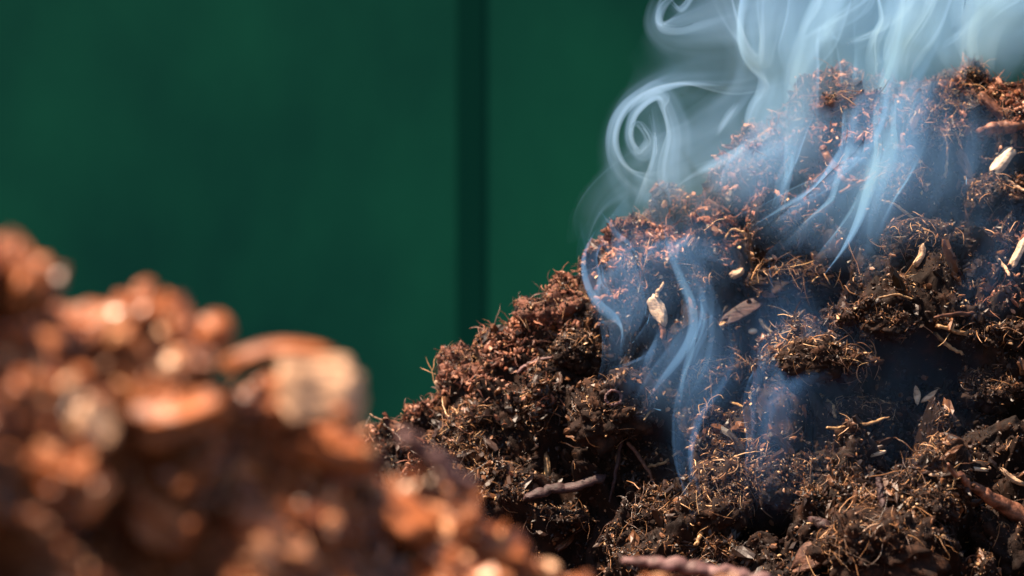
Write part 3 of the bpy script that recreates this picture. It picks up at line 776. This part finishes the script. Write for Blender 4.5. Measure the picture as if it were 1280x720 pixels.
SMOKE_ON = True
if SMOKE_ON:
    # --- A: the curling plume left of the ridge
    A = plume(at(880, 240, 2.6), 'curling blue-white smoke with a spiral eye left of the ridge')
    d0 = 2.62
    wisp(A, [(735, 322, 30, 30, d0), (760, 268, 60, 40, d0), (830, 232, 80, 20, d0), (900, 196, 90, 35, d0), (960, 140, 110, 50, d0), (1010, 70, 120, 30, d0), (1050, -30, 130, 60, d0)], .010, 42, seed=1, fold=.014)
    wisp(A, [(1000, 60, 60, 30, d0 + .05), (930, 92, 50, 40, d0 + .05), (850, 95, 40, 62, d0 + .04), (785, 125, 36, 74, d0 + .02), (762, 175, 36, 78, d0), (778, 222, 40, 60, d0), (830, 246, 50, 40, d0), (900, 228, 50, 30, d0)], .007, 55, nu=220, seed=2, fold=.008, curve=.5)
    wisp(A, [(842, 262, 40, 50, d0 - .02), (838, 212, 44, 60, d0 - .03), (842, 160, 40, 70, d0 - .03), (822, 118, 34, 75, d0 - .02), (792, 138, 28, 80, d0), (784, 170, 24, 80, d0), (798, 192, 22, 76, d0), (812, 176, 18, 80, d0 + .01), (800, 156, 12, 84, d0 + .01), (788, 160, 10, 84, d0 + .01)], .006, 60, nu=260, seed=3, fold=.005, curve=.3, fu=(.1, .1))
    wisp(A, [(800, 270, 26, 70, d0), (812, 236, 30, 70, d0), (826, 190, 30, 60, d0 - .02), (818, 130, 26, 70, d0 - .02)], .006, 50, seed=4, fold=.006)
    wisp(A, [(760, 190, 60, 10, d0 + .06), (800, 190, 110, 10, d0 + .06), (850, 180, 130, 15, d0 + .06), (900, 170, 110, 20, d0 + .06), (970, 150, 80, 20, d0 + .06)], .011, 24, seed=5, fold=.016, power=2)
    wisp(A, [(850, 256, 50, 20, d0 - .02), (880, 232, 50, 40, d0 - .02), (930, 200, 44, 60, d0 - .02), (985, 168, 40, 50, d0 - .02), (1010, 120, 40, 70, d0)], .008, 45, seed=6, fold=.008)
    wisp(A, [(900, 175, 30, 60, d0 + .02), (912, 150, 26, 80, d0 + .02), (925, 128, 16, 86, d0 + .02)], .004, 50, nu=80, seed=7, fold=.004)
    # --- B: upper left lobes
    Bp = plume(at(900, 40, 2.66), 'pale looping smoke lobes hanging at the top edge')
    d1 = 2.68
    wisp(Bp, [(860, -30, 50, 60, d1), (826, 4, 36, 76, d1), (822, 34, 34, 72, d1), (850, 44, 40, 40, d1), (905, 32, 60, 30, d1), (960, 10, 70, 30, d1), (1010, -30, 70, 40, d1)], .009, 42, seed=8, fold=.010)
    wisp(Bp, [(830, -20, 90, 20, d1 + .02), (880, 10, 110, 15, d1 + .02), (950, 10, 120, 20, d1 + .02), (1030, -20, 120, 20, d1 + .02)], .011, 30, seed=9, fold=.02, power=2)
    wisp(Bp, [(900, -30, 60, 50, d1 - .02), (912, 20, 56, 60, d1 - .02), (930, 60, 36, 70, d1 - .02), (950, 78, 20, 60, d1 - .02), (956, 50, 24, 60, d1 - .02), (962, 0, 40, 50, d1 - .02), (970, -40, 50, 50, d1 - .02)], .008, 46, nu=200, seed=10, fold=.008)
    wisp(Bp, [(835, 0, 20, 70, d1 - .03), (850, 12, 16, 80, d1 - .03), (865, -5, 14, 84, d1 - .03), (872, -30, 14, 84, d1 - .03)], .004, 60, nu=90, seed=11, fold=.004)
    # --- C: the broad bright plume over the ridge
    Cp = plume(at(1080, 110, 2.62), 'broad bright blue-white smoke columns rising over the ridge top')
    d2 = 2.64
    cols = [([(985, 240, 40, 40), (975, 170, 70, 50), (985, 100, 90, 70), (975, 50, 100, 50), (1000, 0, 120, 40), (1040, -60, 130, 40)], .014, 46),
            ([(1000, 180, 40, 60), (990, 110, 50, 72), (1010, 50, 60, 60), (1035, 0, 70, 76), (1050, -50, 80, 76)], .010, 55),
            ([(1040, 130, 60, 30), (1050, 70, 110, 40), (1060, 20, 140, 55), (1090, -50, 150, 40)], .014, 34),
            ([(1110, 105, 30, 40), (1122, 60, 60, 50), (1140, 20, 80, 60), (1140, -50, 110, 50)], .016, 60),
            ([(1118, 110, 16, 70), (1118, 70, 26, 76), (1140, 20, 40, 70), (1160, -50, 60, 60)], .008, 70),
            ([(1140, 110, 60, 20), (1170, 60, 100, 30), (1180, 10, 120, 30), (1190, -50, 120, 30)], .012, 34),
            ([(1245, 95, 40, 60), (1240, 50, 80, 60), (1262, 0, 110, 50), (1290, -50, 120, 40)], .014, 60),
            ([(1225, 100, 50, 30), (1230, 50, 100, 40), (1250, 10, 130, 40), (1255, -50, 150, 30)], .014, 44),
            ([(1060, 60, 30, 80), (1100, 40, 26, 84), (1140, 5, 24, 84), (1165, -40, 30, 84)], .005, 60),
            ([(1000, 60, 20, 80), (1045, 32, 24, 82), (1085, 0, 24, 84), (1100, -40, 30, 84)], .005, 60),
            ([(1190, 60, 30, 60), (1215, 40, 30, 76), (1250, 10, 30, 80), (1300, -20, 40, 76)], .006, 60),
            ([(1080, 140, 100, 15), (1110, 60, 190, 20), (1130, 0, 260, 15), (1150, -60, 260, 15)], .018, 17),
            ([(1200, 120, 100, 15), (1210, 60, 150, 20), (1220, 0, 200, 15), (1230, -60, 220, 15)], .018, 17)]
    for i, (ks, th_, dn) in enumerate(cols):
        dd = d2 + .012 * ((i * 5) % 7) - .03
        wisp(Cp, [(a, b_, c_, t_, dd) for a, b_, c_, t_ in ks], th_, dn * (.95 if i < 11 else .6), seed=20 + i, fold=.016, power=1.8, fu=(.25, .3), col=(.29, .56, 1.0))
    # --- D: veils drifting over the slope under the ridge
    Dp = plume(at(1060, 260, 2.4), 'blue smoke veils sliding over the slope under the ridge')
    vs = [([(1045, 350, 60, 20), (1065, 300, 80, 40), (1090, 240, 80, 60), (1110, 180, 70, 50), (1112, 110, 70, 40), (1125, 40, 80, 40), (1135, -30, 80, 40)], .012, 60),
          ([(1030, 350, 26, 50), (1060, 300, 40, 65), (1085, 250, 36, 76), (1108, 190, 40, 66), (1118, 120, 36, 60), (1140, 50, 50, 60), (1160, -30, 60, 60)], .008, 70),
          ([(930, 310, 40, 40), (980, 278, 50, 60), (1020, 250, 46, 70), (1050, 215, 40, 60), (1078, 170, 44, 50), (1085, 90, 60, 50), (1080, 10, 70, 50)], .009, 60),
          ([(960, 290, 60, 20), (980, 250, 90, 25), (1000, 200, 90, 30), (1020, 120, 80, 30), (1010, 40, 100, 30), (1020, -40, 100, 30)], .013, 34),
          ([(970, 260, 20, 70), (980, 230, 22, 80), (990, 200, 26, 80), (1000, 150, 30, 70)], .005, 60),
          ([(1100, 320, 90, 15), (1130, 260, 110, 20), (1150, 210, 100, 20), (1160, 150, 80, 20)], .013, 14),
          ([(900, 270, 50, 30), (930, 240, 70, 30), (960, 215, 60, 30), (1000, 200, 50, 30)], .010, 36),
          ([(1180, 260, 60, 20), (1190, 220, 70, 20), (1200, 170, 70, 20), (1210, 110, 60, 20)], .011, 18)]
    for i, (ks, th_, dn) in enumerate(vs):
        wisp(Dp, [(a, b_, c_, t_, None) for a, b_, c_, t_ in ks], th_, dn * .9, seed=50 + i, fold=.017, off=.045 + .006 * i, power=2.2, col=(.24, .52, 1.0), ws=1.25)
    # --- E: veils on the left slope
    Ep = plume(at(820, 400, 2.4), 'thin blue smoke strands weaving down the left slope')
    vs = [([(760, 500, 20, 40), (775, 440, 30, 60), (795, 390, 50, 40), (785, 330, 60, 30), (760, 290, 50, 40), (745, 262, 30, 50)], .009, 55),
          ([(805, 520, 20, 40), (830, 470, 34, 60), (868, 410, 36, 70), (872, 370, 34, 60), (850, 320, 40, 60), (842, 280, 40, 50)], .009, 60),
          ([(848, 520, 18, 50), (868, 460, 30, 60), (882, 400, 26, 70), (872, 350, 24, 60)], .007, 60),
          ([(800, 540, 40, 20), (830, 500, 60, 20), (850, 450, 70, 25), (850, 400, 60, 20)], .011, 34),
          ([(780, 440, 26, 60), (775, 400, 30, 66), (750, 360, 30, 60), (742, 320, 30, 60), (760, 280, 26, 50)], .007, 50),
          ([(840, 350, 50, 30), (860, 320, 70, 40), (870, 295, 60, 30), (850, 270, 40, 30)], .009, 44),
          ([(800, 440, 50, 15), (820, 380, 90, 15), (830, 320, 90, 15), (820, 270, 60, 15)], .012, 20)]
    for i, (ks, th_, dn) in enumerate(vs):
        wisp(Ep, [(a, b_, c_, t_, None) for a, b_, c_, t_ in ks], th_, dn * .46, seed=70 + i, fold=.013, off=.04 + .006 * i, power=2.2, col=(.22, .50, 1.0), ws=1.25)
    # --- F: faint low wisps
    Fp = plume(at(950, 540, 2.8), 'faint deep blue smoke in the low middle hollow')
    vs = [([(950, 640, 24, 30), (958, 575, 40, 50), (965, 510, 50, 60), (985, 450, 56, 40), (975, 380, 50, 30), (960, 300, 40, 40)], .009, 44),
          ([(880, 650, 26, 30), (855, 580, 28, 60), (862, 520, 34, 50), (895, 460, 44, 40), (900, 390, 40, 30)], .008, 44),
          ([(900, 660, 70, 15), (920, 590, 120, 20), (960, 500, 150, 20), (990, 400, 140, 20), (980, 300, 100, 20)], .013, 10),
          ([(1110, 640, 50, 20), (1120, 560, 90, 30), (1150, 480, 110, 30), (1165, 390, 90, 20)], .010, 4),
          ([(1215, 420, 30, 20), (1235, 340, 60, 30), (1250, 290, 60, 30), (1255, 220, 50, 20)], .010, 20)]
    for i, (ks, th_, dn) in enumerate(vs):
        wisp(Fp, [(a, b_, c_, t_, None) for a, b_, c_, t_ in ks], th_, dn * .42, seed=90 + i, fold=.012, off=.05, power=2.3, col=(.18, .45, 1.0), ws=1.15)

# ------------------------------------------------------------------ light
sun = bpy.data.lights.new('sun', 'SUN'); sun.energy = 5.0; sun.angle = math.radians(.5); sun.color = (1.0, .77, .57)
so = bpy.data.objects.new('sun', sun); COL.objects.link(so)
so.rotation_euler = sd.to_track_quat('Z', 'Y').to_euler(); so.location = (-1, 0, 3)
w = bpy.data.worlds.new('World'); S.world = w; w.use_nodes = True
nt = w.node_tree; bg = nt.nodes['Background']; sky = nt.nodes.new('ShaderNodeTexSky')
sky.sky_type = 'NISHITA'; sky.sun_disc = False
sky.sun_elevation = math.asin(sd.z); sky.sun_rotation = math.atan2(sd.x, sd.y)
nt.links.new(sky.outputs[0], bg.inputs[0]); bg.inputs[1].default_value = .05

# ------------------------------------------------------------------ camera
cam = bpy.data.cameras.new('camera'); co = bpy.data.objects.new('camera', cam); COL.objects.link(co)
co.location = CAM; co.rotation_euler = (math.radians(90), 0, 0)
cam.lens = 85; cam.sensor_width = 36; cam.clip_start = .05; cam.clip_end = 100
cam.dof.use_dof = True; cam.dof.focus_distance = 2.42; cam.dof.aperture_fstop = 3.7
S.camera = co
S.view_settings.view_transform = 'Standard'; S.view_settings.look = 'None'; S.view_settings.exposure = 1.6; S.view_settings.gamma = 1
S.render.engine = 'CYCLES'
cy = S.cycles
cy.use_denoising = True; cy.denoiser = 'OPENIMAGEDENOISE'
cy.max_bounces = 8; cy.diffuse_bounces = 2; cy.glossy_bounces = 2; cy.volume_bounces = 1; cy.transparent_max_bounces = 64
cy.sample_clamp_indirect = 4
